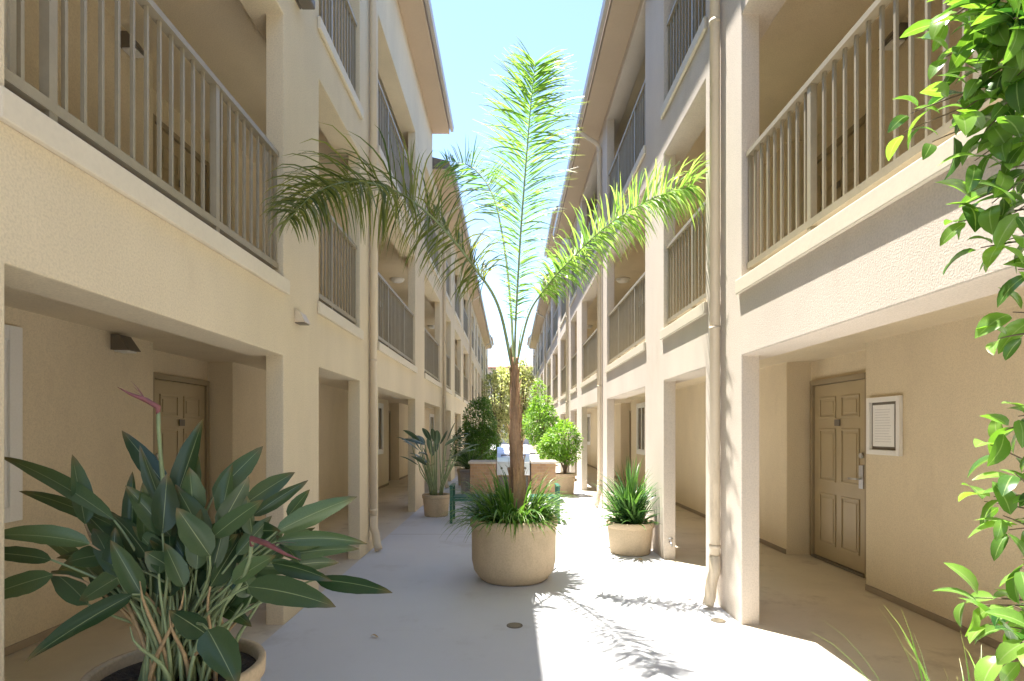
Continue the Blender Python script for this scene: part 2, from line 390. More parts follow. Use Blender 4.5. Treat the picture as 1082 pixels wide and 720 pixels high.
    for (a, c, z) in secs:
        hi = z > 8
        if not hi: a, c = a + (0.0 if a < -4 else 0.002), c - 0.002
        ev = FX - 0.36
        b = MB()
        i = len(b.v); prof = [(ev, z), (far, z), (far, z+2.1), (ev-0.02, z+0.17)]
        for y in (a, c): b.v += [(s*u, y, h) for u, h in prof]
        n = 4
        for k in range(n): b.f.append((i+k, i+(k+1) % n, i+n+(k+1) % n, i+n+k))
        b.f += [(i+3, i+2, i+1, i), (i+n, i+n+1, i+n+2, i+n+3)]
        rf = b.build('roof', SHINGLE, root)
        MB().box(s*(ev-0.03), s*(far), a+0.004, c-0.004, z-0.016, z-0.001).build('soffit', SOFFIT, rf) if False else None
        so = MB(); so.box(s*(ev+0.012), s*(FX-0.003), a+0.004, c-0.004, z-0.022, z-0.002); so.build('soffit', SOFFIT, rf)
        fa = MB(); fa.box(s*(ev-0.026), s*(ev+0.010), a+0.004, c-0.004, z-0.03, z+0.165); fa.build('fascia', SOFFIT, rf)
        g = MB()
        pr = [(0.0, 0.11), (0.012, 0.11), (0.03, 0.04), (0.075, 0.04), (0.09, 0.13), (0.098, 0.13), (0.082, 0.03), (0.024, 0.03)]
        u0 = ev - 0.028
        i = 0
        for y in (a-0.01, c+0.01 if hi else c): g.v += [(s*(u0-p), y, z+q-0.0) for p, q in pr]
        n = len(pr)
        for k in range(n): g.f.append((k, (k+1) % n, n+(k+1) % n, n+k))
        g.f += [tuple(range(n))[::-1], tuple(range(n, 2*n))]
        g.build('gutter', GUTTER, rf)
    # downspouts
    for py in pipes:
        top = 8.2 if inside(py, highs) else 7.4
        px = s*(FX-0.052)
        b = MB(); gx = s*(FX-0.44)
        b.tube([(gx, py, top-0.02), (gx, py, top-0.10), (s*(FX-0.12), py, top-0.30), (px, py, top-0.42), (px, py, 0.42)], 0.042, 14)
        ds = b.build('downspout', PIPE, root)
        MB().tube([(px, py, 0.44), (px, py, 0.30), (s*(FX-0.085), py-0.01, 0.22), (s*(FX-0.10), py-0.02, 0.10), (s*(FX-0.13), py-0.05, 0.03)], 0.048, 14).build('spout', PIPE, ds)
        for hz in (0.5, 2.35, 4.95, 6.9): MB().tube([(px, py, hz), (px, py, hz+0.03)], 0.047, 14).build('pipe_strap', PIPE, ds)
    return root

wingL = wing(-1, 1.75, 3.36, 3.66, [(-4.2, 12.8), (41.0, 45.0)], 'beige three-storey wing in shade on the left of the courtyard', [7.05, 14.7, 24.5, 37.7], STUCCO, 7.02)
wingR = wing(1, 1.79, 3.35, 3.65, [(17.4, 22.0), (41.0, 45.0)], 'sunlit three-storey wing on the right of the courtyard', [4.82, 11.05, 17.3, 28.1], STUCCO_SUNLIT, 7.25)

# ------------------------------------------------------------------ lamps, notice board, drains
def wall_lamp(u, s, y, z, label):
    t = thing('wall_lamp', label, 'wall lamp', (s*u, y, z), 'shaded lamps on the corridor walls')
    b = MB(); X = lambda d: s*(u-d)
    b.v = [(X(0.001), y-0.08, z+0.07), (X(0.001), y+0.08, z+0.07), (X(0.07), y+0.08, z+0.07), (X(0.07), y-0.08, z+0.07),
           (X(0.001), y-0.08, z-0.06), (X(0.001), y+0.08, z-0.06), (X(0.16), y+0.08, z-0.06), (X(0.16), y-0.08, z-0.06)]
    b.f = [(0,1,2,3), (7,6,5,4), (0,4,5,1), (1,5,6,2), (2,6,7,3), (3,7,4,0)]
    b.build('shade', DARK, t, 0.004)
    MB().box(X(0.02), X(0.13), y-0.06, y+0.06, z-0.075, z-0.062).build('diffuser', WHITE, t)
wall_lamp(3.36, -1, 4.85, 2.24, 'dark hooded wall lamp near the ceiling left of the ground-floor door behind the big plant')
wall_lamp(3.36, -1, 4.95, 4.86, 'dark hooded wall lamp behind the left upper balcony railing')
wall_lamp(3.35, 1, 4.85, 4.86, 'dark hooded wall lamp behind the right upper balcony railing')
t = thing('vent_hood', 'small beige vent hood on the left pillar just above the first-floor line', 'vent', (-1.75, 4.66, 2.43))
b = MB(); b.v = [(-1.749,4.60,2.49),(-1.749,4.73,2.49),(-1.749,4.73,2.38),(-1.749,4.60,2.38),(-1.66,4.60,2.38),(-1.66,4.73,2.38),(-1.70,4.60,2.46),(-1.70,4.73,2.46)]
b.f = [(0,1,7,6),(6,7,5,4),(4,5,2,3),(0,6,4,3),(1,2,5,7),(0,3,2,1)]
b.build('hood', PIPE, t, 0.003); MB().box(-1.745, -1.67, 4.61, 4.72, 2.372, 2.379).build('grille', DARK, t)
t = thing('flood_lamp', 'dark lamp high on the left pillar below the third-storey railing', 'wall lamp', (-1.75, 4.66, 5.05))
MB().box(-1.749, -1.735, 4.60, 4.72, 5.0, 5.1).build('bracket', DARK, t); MB().box(-1.734, -1.62, 4.59, 4.73, 5.0, 5.07).build('lamp_head', DARK, t, 0.01)
def ceiling_light(x, y, z, label):
    t = thing('ceiling_light', label, 'ceiling light', (x, y, z), 'round ceiling lights in the corridors')
    MB().lathe([(0.001, z-0.001), (0.16, z-0.001), (0.16, z-0.03), (0.15, z-0.03)], x, y, 32).build('base', WHITE, t)
    MB().lathe([(0.148, z-0.025), (0.135, z-0.06), (0.09, z-0.085), (0.001, z-0.095)], x, y, 32).build('diffuser', WHITE, t)
for s, sn in ((-1, 'left'), (1, 'right')):
    for z, zn in ((2.33, 'ground-floor'), (5.0, 'second-storey')):
        for y, yn in ((13.1, 'nearer'), (19.0, 'farther')):
            ceiling_light(s*2.6, y, z, f'{yn} white dome light on the {zn} corridor ceiling of the {sn} wing')

# notice board beside the right door
nb = thing('notice_board', 'white framed notice board on the corridor wall beside the right door', 'notice board', (3.35, 5.05, 1.54))
b = MB(); X = lambda d: 3.35-d
y0, y1, z0, z1 = 4.84, 5.29, 1.28, 1.80
b.box(X(.001), X(.035), y0, y0+.045, z0, z1).box(X(.001), X(.035), y1-.045, y1, z0, z1).box(X(.001), X(.035), y0+.046, y1-.046, z0, z0+.045).box(X(.001), X(.035), y0+.046, y1-.046, z1-.045, z1)
b.build('frame', WHITE, nb, 0.004)
MB().box(X(.001), X(.006), y0+.046, y1-.046, z0+.046, z1-.046).build('backing', DARK, nb)
MB().box(X(.0065), X(.009), y0+.10, y1-.06, z0+.075, z1-.07).build('paper', PAPER, nb)
b = MB()
for k in range(13):
    b.box(X(.0092), X(.0100), y0+.13+R.uniform(0, .05), y1-.09, z1-.11-k*.024, z1-.116-k*.024)
b.build('print', INK, nb)
def drain(x, y, r, label):
    t = thing('floor_drain', label, 'drain', (x, y, 0), 'round drains in the courtyard floor')
    MB().lathe([(0.001, 0.003), (r*0.86, 0.003), (r*0.86, 0.006), (r, 0.005), (r, 0.0005)], x, y, 32).build('ring', DARK, t)
    b = MB()
    for k in range(-3, 4):
        w = math.sqrt(max(0, (r*.8)**2 - (k*r*.22)**2)); b.box(x-w, x+w, y+k*r*.22-.003, y+k*r*.22+.003, .004, .008)
    b.build('grate', RAIL, t)
drain(0.035, 4.36, 0.062, 'dark round floor drain in the shaded paving before the big planter')
p_ = at(760, 657, 4.45); drain(1.64, 4.47, 0.058, 'round floor drain in sunlit paving by the right pillar')
t = thing('hose_tap', 'small hose tap low on the pillar behind the right fern pot', 'tap', (1.86, 6.6, 0.2))
MB().tube([(1.86, 6.615, 0.2), (1.86, 6.56, 0.2), (1.86, 6.53, 0.17)], 0.012, 8).build('spigot', STEEL, t); MB().tube([(1.86, 6.575, .2), (1.86, 6.575, .25)], 0.006, 6).tube([(1.835, 6.575, .25), (1.885, 6.575, .25)], 0.008, 6).build('knob', STEEL, t)

# ------------------------------------------------------------------ pots and plants
def pot_profile(r, h, style):
    if style == 'bowl':
        return [(r*.70, 0.012), (r*.74, 0.0), (r*.80, 0.02), (r*.93, 0.10*h/.62), (r*.98, .2*h/.62), (r*.985, h-.09), (r*.985, h-.088), (r*1.022, h-.080), (r*1.02, h-.03), (r*1.012, h-.008), (r*.995, h), (r*.94, h), (r*.92, h-.01), (r*.92, h-.08)]
    return [(r*.7, 0.012), (r*.80, 0), (r*.84, .012), (r*.95, h-.075), (r*.95, h-.07), (r*1.0, h-.065), (r*1.01, h-.01), (r*.995, h), (r*.93, h), (r*.91, h-.012), (r*.90, h-.08)]
def make_pot(parent, x, y, r, h, style='bowl', mat=POT, name='pot'):
    o = MB().lathe(pot_profile(r, h, style), x, y, 96).build(name, mat, parent)
    b = MB(); n = 28; rr = r*.915; zz = h-.05
    b.v.append((x, y, zz+.02))
    rings = 7
    for a in range(1, rings+1):
        for k in range(n):
            t = 2*PI*k/n; q = rr*a/rings
            b.v.append((x+q*math.cos(t), y+q*math.sin(t), zz + (R.uniform(-.008, .02) if a < rings else 0)))
    for k in range(n): b.f.append((0, 1+k, 1+(k+1) % n))
    for a in range(rings-1):
        for k in range(n): b.f.append((1+a*n+k, 1+(a+1)*n+k, 1+(a+1)*n+(k+1) % n, 1+a*n+(k+1) % n))
    b.build('soil', SOIL, parent)
    return o
def bez(a, b, c, d, n):
    out = []
    for k in range(n+1):
        t = k/n; u = 1-t
        out.append(a*u**3 + b*3*u*u*t + c*3*u*t*t + d*t**3)
    return out
def strel_prof(t): return max(0.05, (math.sin(PI*min(1, t**0.72)) ** 0.75))*(1.0 if t < .97 else .35)
CAM = V((0, 0, EYE))

# --- big foreground bird of paradise
bx, by, bh, br = -1.345, 2.30, 0.55, 0.325
plant = thing('bird_of_paradise', 'large dark-leaved bird of paradise in a clay pot in the left foreground', 'potted plant', (bx, by, 0))
make_pot(plant, bx, by, br, bh, 'cone')
specs = [ # base, tip in zoom units (2.4x, origin 0,420), width, depth base, depth tip, face
 (290,312,0,150,46,.0,.15),(290,328,48,238,42,.12,.3),(216,322,183,145,62,.05,.1),(228,372,-35,352,50,-.05,-.15),(130,412,-70,395,40,-.1,-.1),
 (135,450,-60,515,50,-.1,-.15),(292,412,142,408,36,.1,.2),(335,500,62,672,56,-.2,-.3),(284,462,292,330,46,-.1,-.05),(335,362,336,188,48,.15,.2),
 (425,232,309,84,56,.2,.3),(430,330,355,122,54,.15,.15),(412,345,424,194,62,-.05,-.02),(445,262,516,54,62,.15,.2),(492,302,480,178,56,.05,.05),
 (432,352,318,224,58,.0,-.05),(532,402,448,280,62,-.15,-.2),(556,335,631,200,62,-.05,0),(540,252,667,124,66,.15,.3),(620,272,748,190,48,.15,.3),
 (640,302,782,210,48,.1,.2),(700,342,906,252,60,.0,.15),(730,302,786,234,36,.1,.1),(700,366,932,372,46,.0,.1),(720,402,912,385,46,.1,.2),
 (800,462,996,496,46,-.05,-.1),(630,480,852,532,72,-.15,-.2),(690,420,842,466,50,-.1,-.1),(540,440,575,300,40,-.1,-.1),(528,590,602,735,80,-.28,-.38),
 (525,602,428,540,56,-.2,-.25),(640,350,626,250,48,.0,.0),(430,430,368,392,60,-.1,-.15),(400,500,410,380,48,-.05,0),(330,440,200,520,54,-.1,-.1),
 (470,300,500,140,50,.2,.25),(600,400,690,300,44,-.05,.05),(560,300,590,170,50,.1,.15),(660,420,800,330,46,.05,.15),(250,330,215,230,44,.15,.2),
 (505,420,450,300,44,.05,.05),(700,440,860,420,44,.15,.3),(620,400,560,290,46,.05,.1),(590,470,700,400,50,-.1,-.12),(380,420,300,300,44,.1,.15),
 (640,500,600,420,50,-.05,-.05),(220,430,90,350,40,.15,.3),(760,420,700,350,40,.1,.1)]
for k in range(54):
    x0 = R.gauss(460, 110); y0 = R.uniform(350, 540); a_ = R.gauss(-PI/2+(x0-450)/160, .45); l_ = R.uniform(110, 170)
    specs.append((x0, y0, x0+l_*math.cos(a_), y0+l_*math.sin(a_), R.uniform(46, 66), R.uniform(-.16, .2), R.uniform(-.15, .3)))
fol = MB(); st = MB(); dry = MB()
for i, (x0, y0, x1, y1, w, db, dt) in enumerate(specs):
    P0 = at(x0/2.4, 420+y0/2.4, by+db); P1 = at(x1/2.4, 420+y1/2.4, by+dt)
    wd = w/2.4*by/F_PX*R.uniform(.95, 1.15)
    ax = P1-P0; L = ax.length
    a = R.uniform(0, 2*PI); rr = br*R.uniform(.05, .5)
    g = V((bx+0.02+rr*math.cos(a), by+rr*math.sin(a), bh-.05))
    hd = V((P0.x-g.x, P0.y-g.y, 0))
    out = ax.normalized()
    c1 = g + V((hd.x*.22, hd.y*.22, max(.12, (P0.z-g.z)*.55))); c2 = P0 - (out*.5+(P0-g).normalized()*.6)*min(.14, (P0-g).length*.3) + V((0, 0, .05 if out.z < -.2 else 0))
    pts = bez(g, c1, c2, P0, 8)
    (dry if R.random() < .12 else st).tube(pts, [.0085-.0045*k/8 for k in range(9)], 6, False)
    droop = V((0, 0, 1))*L*R.uniform(.05, .12)*(1-abs(out.z))
    mid = (P0+P1)/2 + droop
    n = 12; bl = []
    for k in range(n+1):
        t = k/n; bl.append(P0*(1-t)**2 + mid*2*t*(1-t) + P1*t*t)
    view = ((P0+P1)/2-CAM).normalized()
    side = ax.cross(view).normalized()
    side = (side + view*R.uniform(-.7, .7)).normalized()
    side = side if R.random() < .5 else -side
    fol.blade(bl, wd, side, fold=R.uniform(.2, .65), prof=strel_prof, cross=5, jag=.05, twist=R.uniform(-.7, .7), tint=min(1, max(0, R.gauss(.42, .28))))
for k in range(22):    # bare and dry stalks in the heart of the clump
    a = R.uniform(0, 2*PI); rr = br*R.uniform(.05, .55); g = V((bx+.02+rr*math.cos(a), by+rr*math.sin(a), bh-.05))
    a2 = R.uniform(0, 2*PI); q = g + V((math.cos(a2)*R.uniform(.03, .22), math.sin(a2)*.12, R.uniform(.25, .5)))
    (dry if R.random() < .35 else st).tube(bez(g, g+V((0, 0, .18)), q-V((0, 0, .12)), q, 6), [.009, .009, .008, .007, .006, .004, .0015], 6)
st.build('stalk', STEM, plant); dry.build('dry_stalk', STEMDRY, plant); fol.build('foliage', L_BOP, plant)
def paradise_flower(base, neck, tip, parent):
    MB().tube(bez(base, base+V((0, 0, .3)), neck-V((0, 0, .25)), neck, 10), [.009]*8+[.008]*3, 8).build('flower_stalk', STEM, parent)
    d = (tip-neck); f = MB()
    f.tube([neck-V((0, 0, .02)), neck+V((0, 0, .01)), neck+d*.3+V((0, 0, .012)), neck+d*.7, tip], [.008, .012, .011, .006, .001], 8)
    for k in range(3): f.blade([neck+d*.25, neck+d*(.4+.1*k)+V((0, .01*k, .02+.008*k)), neck+d*(.6+.12*k)+V((0, .02*k, .02+.012*k))], .014, V((0, 1, 0)), prof=lambda t: 1-t*.9)
    f.build('flower', PETAL, parent)
paradise_flower(V((bx-.02, by+.05, bh-.05)), at(167, 433, by+.08), at(124, 409, by+.03), plant)
paradise_flower(V((bx+.08, by-.05, bh-.05)), at(266, 572, by-.12), at(318, 592, by-.2), plant)

# --- central planter, palm and grass
px_, py_ = 0.038, 5.78
planter = thing('planter', 'very large round clay planter in the middle of the courtyard', 'planter', (px_, py_, 0))
make_pot(planter, px_, py_, 0.435, 0.62, 'bowl', name='bowl')
MB().lathe([(0.001, .0005), (.37, .0005), (.39, .006), (.37, .012), (.001, .012)], px_, py_, 64).build('saucer', BASEB, planter) if False else None
def strap_clump(mb, x, y, z, n, L, W, r0, lean=(.2, 1.3), tint=(0.5, .25), droop=.7, cross=3):
    for k in range(n):
        a = R.uniform(0, 2*PI); rr = r0*math.sqrt(R.random()); o = V((x+rr*math.cos(a), y+rr*math.sin(a), z))
        a += R.gauss(0, .35); th = R.uniform(*lean); l = L*R.uniform(.55, 1.1)
        d = V((math.cos(a)*math.sin(th), math.sin(a)*math.sin(th), math.cos(th)))
        pts = []; p = o.copy(); stp = l/8; dd = d.copy()
        for q in range(9):
            pts.append(p.copy()); dd = (dd + V((0, 0, -droop*(.03+.045*q)*R.uniform(.8, 1.2)))).normalized(); p = p + dd*stp
        mb.blade(pts, W*R.uniform(.75, 1.2), V((-math.sin(a), math.cos(a), R.uniform(-.3, .3))), fold=.35, tint=min(1, max(0, R.gauss(*tint))), cross=cross,
                 prof=lambda t: (.55+.45*min(1, t*4))*(1-max(0, t-.45)/.55*.98))
lily = thing('strap_leaf_clump', 'dense arching green strap leaves round the palm trunk in the big planter', 'plant', (px_, py_, .57))
b = MB(); strap_clump(b, px_, py_, .57, 300, .64, .024, .26, (.1, 1.0), (.5, .3), 1.1); strap_clump(b, px_, py_, .57, 280, .56, .024, .35, (.5, 1.35), (.55, .3), 1.0)
b.build('leaves', L_GRASS, lily)

palm = thing('palm_tree', 'slender palm with five long feathery fronds rising from the central planter', 'palm tree', (px_, py_, .57))
tb = V((px_+.035, py_, .55)); tt = V((.045, 5.76, 2.24))
pts = []; rad = []
for k in range(25):
    t = k/24; p = tb.lerp(tt, t) + V((.012*math.sin(t*7), .01*math.cos(t*5), 0)); pts.append(p)
    rad.append((.070*(1-t)**1.3+.032)*(1+.06*math.sin(k*2.4))*(1.15 if t < .06 else 1))
MB().tube(pts, rad, 18).build('trunk', TRUNK, palm)
b = MB()
for k in range(70):    # old leaf bases and fibre hugging the trunk
    t = R.random()**.8*.97; p = tb.lerp(tt, t); a = R.uniform(0, 2*PI); r = .070*(1-t)**1.3+.032
    o = p+V((math.cos(a), math.sin(a), 0))*(r*.93); L = R.uniform(.10, .34); fl = R.uniform(.01, .06)
    b.blade([o, o+V((math.cos(a)*.006, math.sin(a)*.006, L*.4)), o+V((math.cos(a)*(.008+fl*.3), math.sin(a)*(.008+fl*.3), L*.75)), o+V((math.cos(a)*(.01+fl), math.sin(a)*(.01+fl), L))],
            R.uniform(.02, .05), V((-math.sin(a), math.cos(a), 0)), fold=.2, prof=lambda t: 1-.8*t)
b.build('leaf_base', FIBRE, palm)

def catmull(P, n):
    out = []; P = [P[0]*2-P[1]] + P + [P[-1]*2-P[-2]]
    m = len(P)-3
    for i in range(n+1):
        u = i/n*m; k = min(int(u), m-1); t = u-k; a, b_, c, d = P[k:k+4]
        out.append(.5*((2*b_)+(c-a)*t+(2*a-5*b_+4*c-d)*t*t+(3*b_-a-3*c+d)*t**3))
    return out
def frond(P, n, L, face, mat, t0=.22, lift=.75, droop=.5, spread=1.0, rw=.014, tint=(.5, .28), plume=.5, prof=None, width=.017):
    pts = catmull([V(p) for p in P], 40)
    rc = MB(); rc.tube(pts, [max(.0018, rw*(1-k/40)**.8) for k in range(41)], 6)
    ro = rc.build('frond', STEM, palm)
    lf = MB()
    for k in range(n):
        t = t0+(1-t0)*(k+R.uniform(-.3, .3))/n; t = min(.999, max(0, t)); u = t*40; i = min(39, int(u))
        p = pts[i].lerp(pts[i+1], u-i); d = (pts[min(40, i+2)]-pts[max(0, i-1)]).normalized()
        sd0 = d.cross(face).normalized(); nn = sd0.cross(d).normalized()
        tt_ = (t-t0)/(1-t0)
        env = prof(tt_) if prof else (.35+.65*math.sin(PI*min(1, tt_*.85+.15)))
        for sg in (-1, 1):
            if R.random() < .04: continue
            ll = L*env*R.uniform(.8, 1.1)
            al = lift*R.uniform(.8, 1.2)*(1-.25*(1-tt_))
            dd = (sd0*sg*math.cos(al)*spread + d*math.sin(al) + nn*R.uniform(-plume, plume)).normalized()
            q = p.copy(); bl = []
            for s_ in range(6):
                bl.append(q.copy()); dd = (dd+V((0, 0, -droop*(.10+.09*s_)*R.uniform(.6, 1.4)))).normalized(); q = q+dd*ll/5
            sdv = dd.cross(V((R.uniform(-1, 1), R.uniform(-1, 1), R.uniform(-.3, 1)))).normalized()
            lf.blade(bl, width*R.uniform(.8, 1.2), sdv, fold=.2, cross=2, tint=min(1, max(0, R.gauss(*tint))), prof=lambda t: (.5+.5*min(1, t*5))*(1-t**2.2*.95))
    lf.build('leaflets', mat, ro)
frond([tt-V((0, 0, .12)), at(545, 340, 5.6), at(550, 250, 5.2), at(556, 170, 4.8), at(561, 110, 4.45), at(566, 66, 4.25)], 250, .52, V((0, -1, .35)), L_PALMB, t0=.20, lift=.78, droop=.45, plume=.75, width=.0125, prof=lambda t: min(1, .25+1.9*t) if t < .6 else 1-(t-.6)*1.35)
frond([tt-V((.01, 0, .12)), at(540, 330, 5.95), at(533, 262, 6.2), at(520, 205, 6.4), at(497, 176, 6.6), at(470, 170, 6.75)], 64, .44, V((0, -1, .2)), L_PALMB, t0=.5, lift=.7, droop=.35, plume=.5, tint=(.35, .3), rw=.017)
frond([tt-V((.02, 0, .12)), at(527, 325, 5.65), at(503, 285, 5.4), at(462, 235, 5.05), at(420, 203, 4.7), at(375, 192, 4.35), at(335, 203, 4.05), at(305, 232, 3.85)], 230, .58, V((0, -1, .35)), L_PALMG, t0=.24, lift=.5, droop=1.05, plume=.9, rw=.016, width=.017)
frond([tt-V((-.01, 0, .12)), at(558, 335, 5.75), at(574, 308, 5.65), at(598, 280, 5.55), at(640, 240, 5.4), at(690, 210, 5.25), at(734, 196, 5.1)], 230, .40, V((0, -1, .4)), L_PALMB, t0=.30, lift=.65, droop=.85, plume=1.5, tint=(.75, .3), prof=lambda t: min(1, .5+1.5*t) if t < .9 else 1-(t-.9)*3)
frond([tt-V((-.02, 0, .1)), at(552, 345, 5.9), at(566, 312, 6.4), at(590, 280, 7.0), at(618, 262, 7.5)], 26, .30, V((0, -.3, 1)), L_PALM, t0=.62, lift=.6, droop=.5, plume=.4, tint=(.6, .3), rw=.009)

# --- fern pot on the right
fx, fy = 1.475, 6.98
pl = thing('lance_leaf_plant', 'small bushy lance-leaf plant in a clay pot beside the right pillar', 'potted plant', (fx, fy, 0))
make_pot(pl, fx, fy, .29, .39, 'cone')
b = MB()
MB().tube([(fx, fy, .34), (fx+.01, fy, .62)], .03, 8).build('stem', BARK, pl)
for k in range(7):
    a = 2*PI*k/7; strap_clump(b, fx+.09*math.cos(a), fy+.09*math.sin(a), .36+.06*(k % 3), 26, .62, .036, .04, (.2, 1.5), (.5, .3), .42)
strap_clump(b, fx, fy, .58, 46, .58, .036, .05, (.05, 1.25), (.6, .3), .4)
b.build('leaves', L_FERN, pl)

# --- farther bird of paradise plants on the left
def bop_far(x, y, r, h, H, label, mat, potmat, n=26, spread=.5, style='cone'):
    t = thing('bird_of_paradise', label, 'potted plant', (x, y, 0)); make_pot(t, x, y, r, h, style, potmat)
    f, s_ = MB(), MB()
    for k in range(n):
        a = R.uniform(0, 2*PI); g = V((x+r*.4*math.cos(a), y+r*.4*math.sin(a), h-.04)); rr = spread*R.uniform(.15, 1)
        top = V((x+rr*math.cos(a)*.8, y+rr*math.sin(a)*.8, h+(H-h)*R.uniform(.35, .72)))
        s_.tube(bez(g, g+V((0, 0, .3)), top-V((0, 0, .2)), top, 5), [.012, .011, .01, .009, .008, .006], 5)
        d = V((math.cos(a)*rr*1.1, math.sin(a)*rr*1.1, R.uniform(.1, .75))).normalized(); L = R.uniform(.32, .5)
        p3 = top+d*L-V((0, 0, .10))
        f.blade([top*(1-q)**2+(top+d*L*.6+V((0, 0, .03)))*2*q*(1-q)+p3*q*q for q in [z/8 for z in range(9)]], R.uniform(.10, .14), V((-math.sin(a), math.cos(a), R.uniform(-.5, .5))), fold=.35, cross=3, prof=strel_prof)
    s_.build('stalk', STEM, t); f.build('foliage', mat, t)
bop_far(-1.30, 10.0, .245, .38, 1.72, 'grey-green bird of paradise in a small pot before the left pillar', L_BOPG, POT, 30, .55)
# cycad in the taller grey pot
cx, cy = -.895, 12.9
t = thing('cycad', 'arching dark cycad in a taller grey pot left of the barbecue counter', 'potted plant', (cx, cy, 0)); make_pot(t, cx, cy, .25, .60, 'cone', POTG)
f, s_ = MB(), MB()
for k in range(26):
    a = R.uniform(0, 2*PI); th = R.uniform(.15, 1.2); L = R.uniform(.55, .9); g = V((cx, cy, .62))
    d = V((math.cos(a)*math.sin(th), math.sin(a)*math.sin(th), math.cos(th))); pts = [g+d*L*q+V((0, 0, -.35*L*q*q)) for q in [z/10 for z in range(11)]]
    s_.tube(pts, .006, 4)
    for z in range(2, 20):
        u = z/2; i = min(9, int(u)); p = pts[i].lerp(pts[min(10, i+1)], u-i)
        for sg in (-1, 1):
            e = p+(V((-math.sin(a), math.cos(a), 0))*sg+d*.6).normalized()*.15*math.sin(PI*z/20+.2)+V((0, 0, -.03)); f.blade([p, (p+e)/2+V((0, 0, .01)), e], .016, V((0, 0, 1)), cross=2, prof=lambda q: 1-q*.9)
s_.build('stalk', STEM, t); f.build('foliage', L_FERN, t)

# --- leafy shrubs and trees built of many small leaves
def crown(mb, blobs, n, L, W, tint=(.5, .3), surface=.65):
    tot = sum(b_[3]*b_[4]*b_[5] for b_ in blobs)
    for (x, y, z, rx, ry, rz) in blobs:
        m_ = int(n*rx*ry*rz/tot)
        for k in range(m_):
            d = V((R.gauss(0, 1), R.gauss(0, 1), R.gauss(0, 1))).normalized(); q = R.random()**(1/3) if R.random() > surface else R.uniform(.82, 1.06)
            nz = noise.noise(V((d.x*rx*3+x, d.y*ry*3+y, d.z*rz*3+z)))
            if nz < -.28 and R.random() < .7: continue
            q *= 1+.25*nz
            p = V((x+d.x*rx*q, y+d.y*ry*q, z+d.z*rz*q))
            dd = (d+V((R.uniform(-1, 1), R.uniform(-1, 1), R.uniform(-.8, .6)))).normalized()
            mb.leaf(p, dd, V((R.uniform(-.6, .6), R.uniform(-.6, .6), 1)), L*R.uniform(.6, 1.2), W*R.uniform(.7, 1.2), min(1, max(0, R.gauss(*tint)+nz*.5)))
def shrub(name, label, cat, x, y, blobs, n, L, W, mat, stemr=.03, pot=None, tint=(.5, .3), group=None, z0=0):
    t = thing(name, label, cat, (x, y, 0), group); base = 0
    if pot: make_pot(t, x, y, pot[0], pot[1], 'cone', pot[2]); base = pot[1]-.06
    b = MB()
    for (bx_, by_, bz_, rx, ry, rz) in blobs:
        for k in range(3):
            e = V((bx_+R.uniform(-.4, .4)*rx, by_+R.uniform(-.4, .4)*ry, bz_+R.uniform(-.1, .6)*rz))
            s0 = V((x+R.uniform(-.02, .02), y+R.uniform(-.02, .02), base))
            b.tube(bez(s0, s0+V((0, 0, (e.z-base)*.5)), e-V((0, 0, (e.z-base)*.3)), e, 6), [stemr*(1-q*.12) for q in range(7)], 6)
    b.build('trunk', BARK, t); f = MB(); crown(f, blobs, n, L, W, tint); f.build('crown', mat, t)
    return t
shrub('clipped_shrub', 'tall dark clipped column shrub behind the cycad by the left wing', 'shrub', -.76, 14.8, [(-.78, 14.8, 1.62, .40, .40, .68), (-.70, 14.7, 1.1, .42, .42, .5)], 7500, .065, .035, L_HEDGE, tint=(.85, .3), pot=(.3, .45, POTG))
shrub('leafy_shrub', 'low dark bush spreading beside the clipped column shrub', 'shrub', -1.2, 15.6, [(-1.2, 15.6, 1.05, .38, .4, .55)], 1800, .08, .04, L_HEDGE, pot=(.26, .45, POT), tint=(.3, .25))
shrub('potted_bush', 'light green leafy bush in a clay pot right of the barbecue counter', 'potted plant', 1.28, 13.3, [(1.22, 13.3, 1.25, .40, .38, .42), (1.0, 13.5, 1.05, .30, .3, .28), (1.42, 13.2, .98, .22, .25, .25)], 2600, .10, .04, L_LIGHT, pot=(.25, .5, POT), tint=(.6, .3), stemr=.022)
shrub('leafy_shrub', 'taller bright green shrub behind the potted bush on the right', 'shrub', 1.0, 17.5, [(.92, 17.5, 1.75, .50, .5, .62), (1.25, 17.8, 1.3, .45, .5, .6), (.98, 17.6, 2.25, .28, .3, .4)], 3600, .10, .045, L_LIGHT, tint=(.45, .3), pot=(.3, .5, POT))
G = 'pale trees at the far end of the courtyard'
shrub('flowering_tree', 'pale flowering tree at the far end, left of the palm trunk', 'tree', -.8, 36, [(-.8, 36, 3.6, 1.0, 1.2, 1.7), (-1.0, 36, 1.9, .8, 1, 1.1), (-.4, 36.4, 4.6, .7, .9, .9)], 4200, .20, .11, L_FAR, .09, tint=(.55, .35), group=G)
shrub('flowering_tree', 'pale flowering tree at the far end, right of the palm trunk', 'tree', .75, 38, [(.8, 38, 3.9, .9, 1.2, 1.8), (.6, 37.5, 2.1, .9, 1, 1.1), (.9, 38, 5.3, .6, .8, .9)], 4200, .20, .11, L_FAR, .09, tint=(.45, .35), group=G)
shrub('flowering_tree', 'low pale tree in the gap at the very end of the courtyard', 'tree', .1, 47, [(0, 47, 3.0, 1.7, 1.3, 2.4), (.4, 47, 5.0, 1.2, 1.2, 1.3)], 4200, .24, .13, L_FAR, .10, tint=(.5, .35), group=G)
# sparse vine-like sapling near the right wing
shrub('sapling', 'slim yellow-green sapling against the far right wing', 'tree', 1.45, 27, [(1.35, 27, 2.6, .4, .6, 1.3), (1.2, 27.5, 1.6, .5, .6, .8)], 1800, .12, .06, L_LIGHT, .04, tint=(.7, .3))

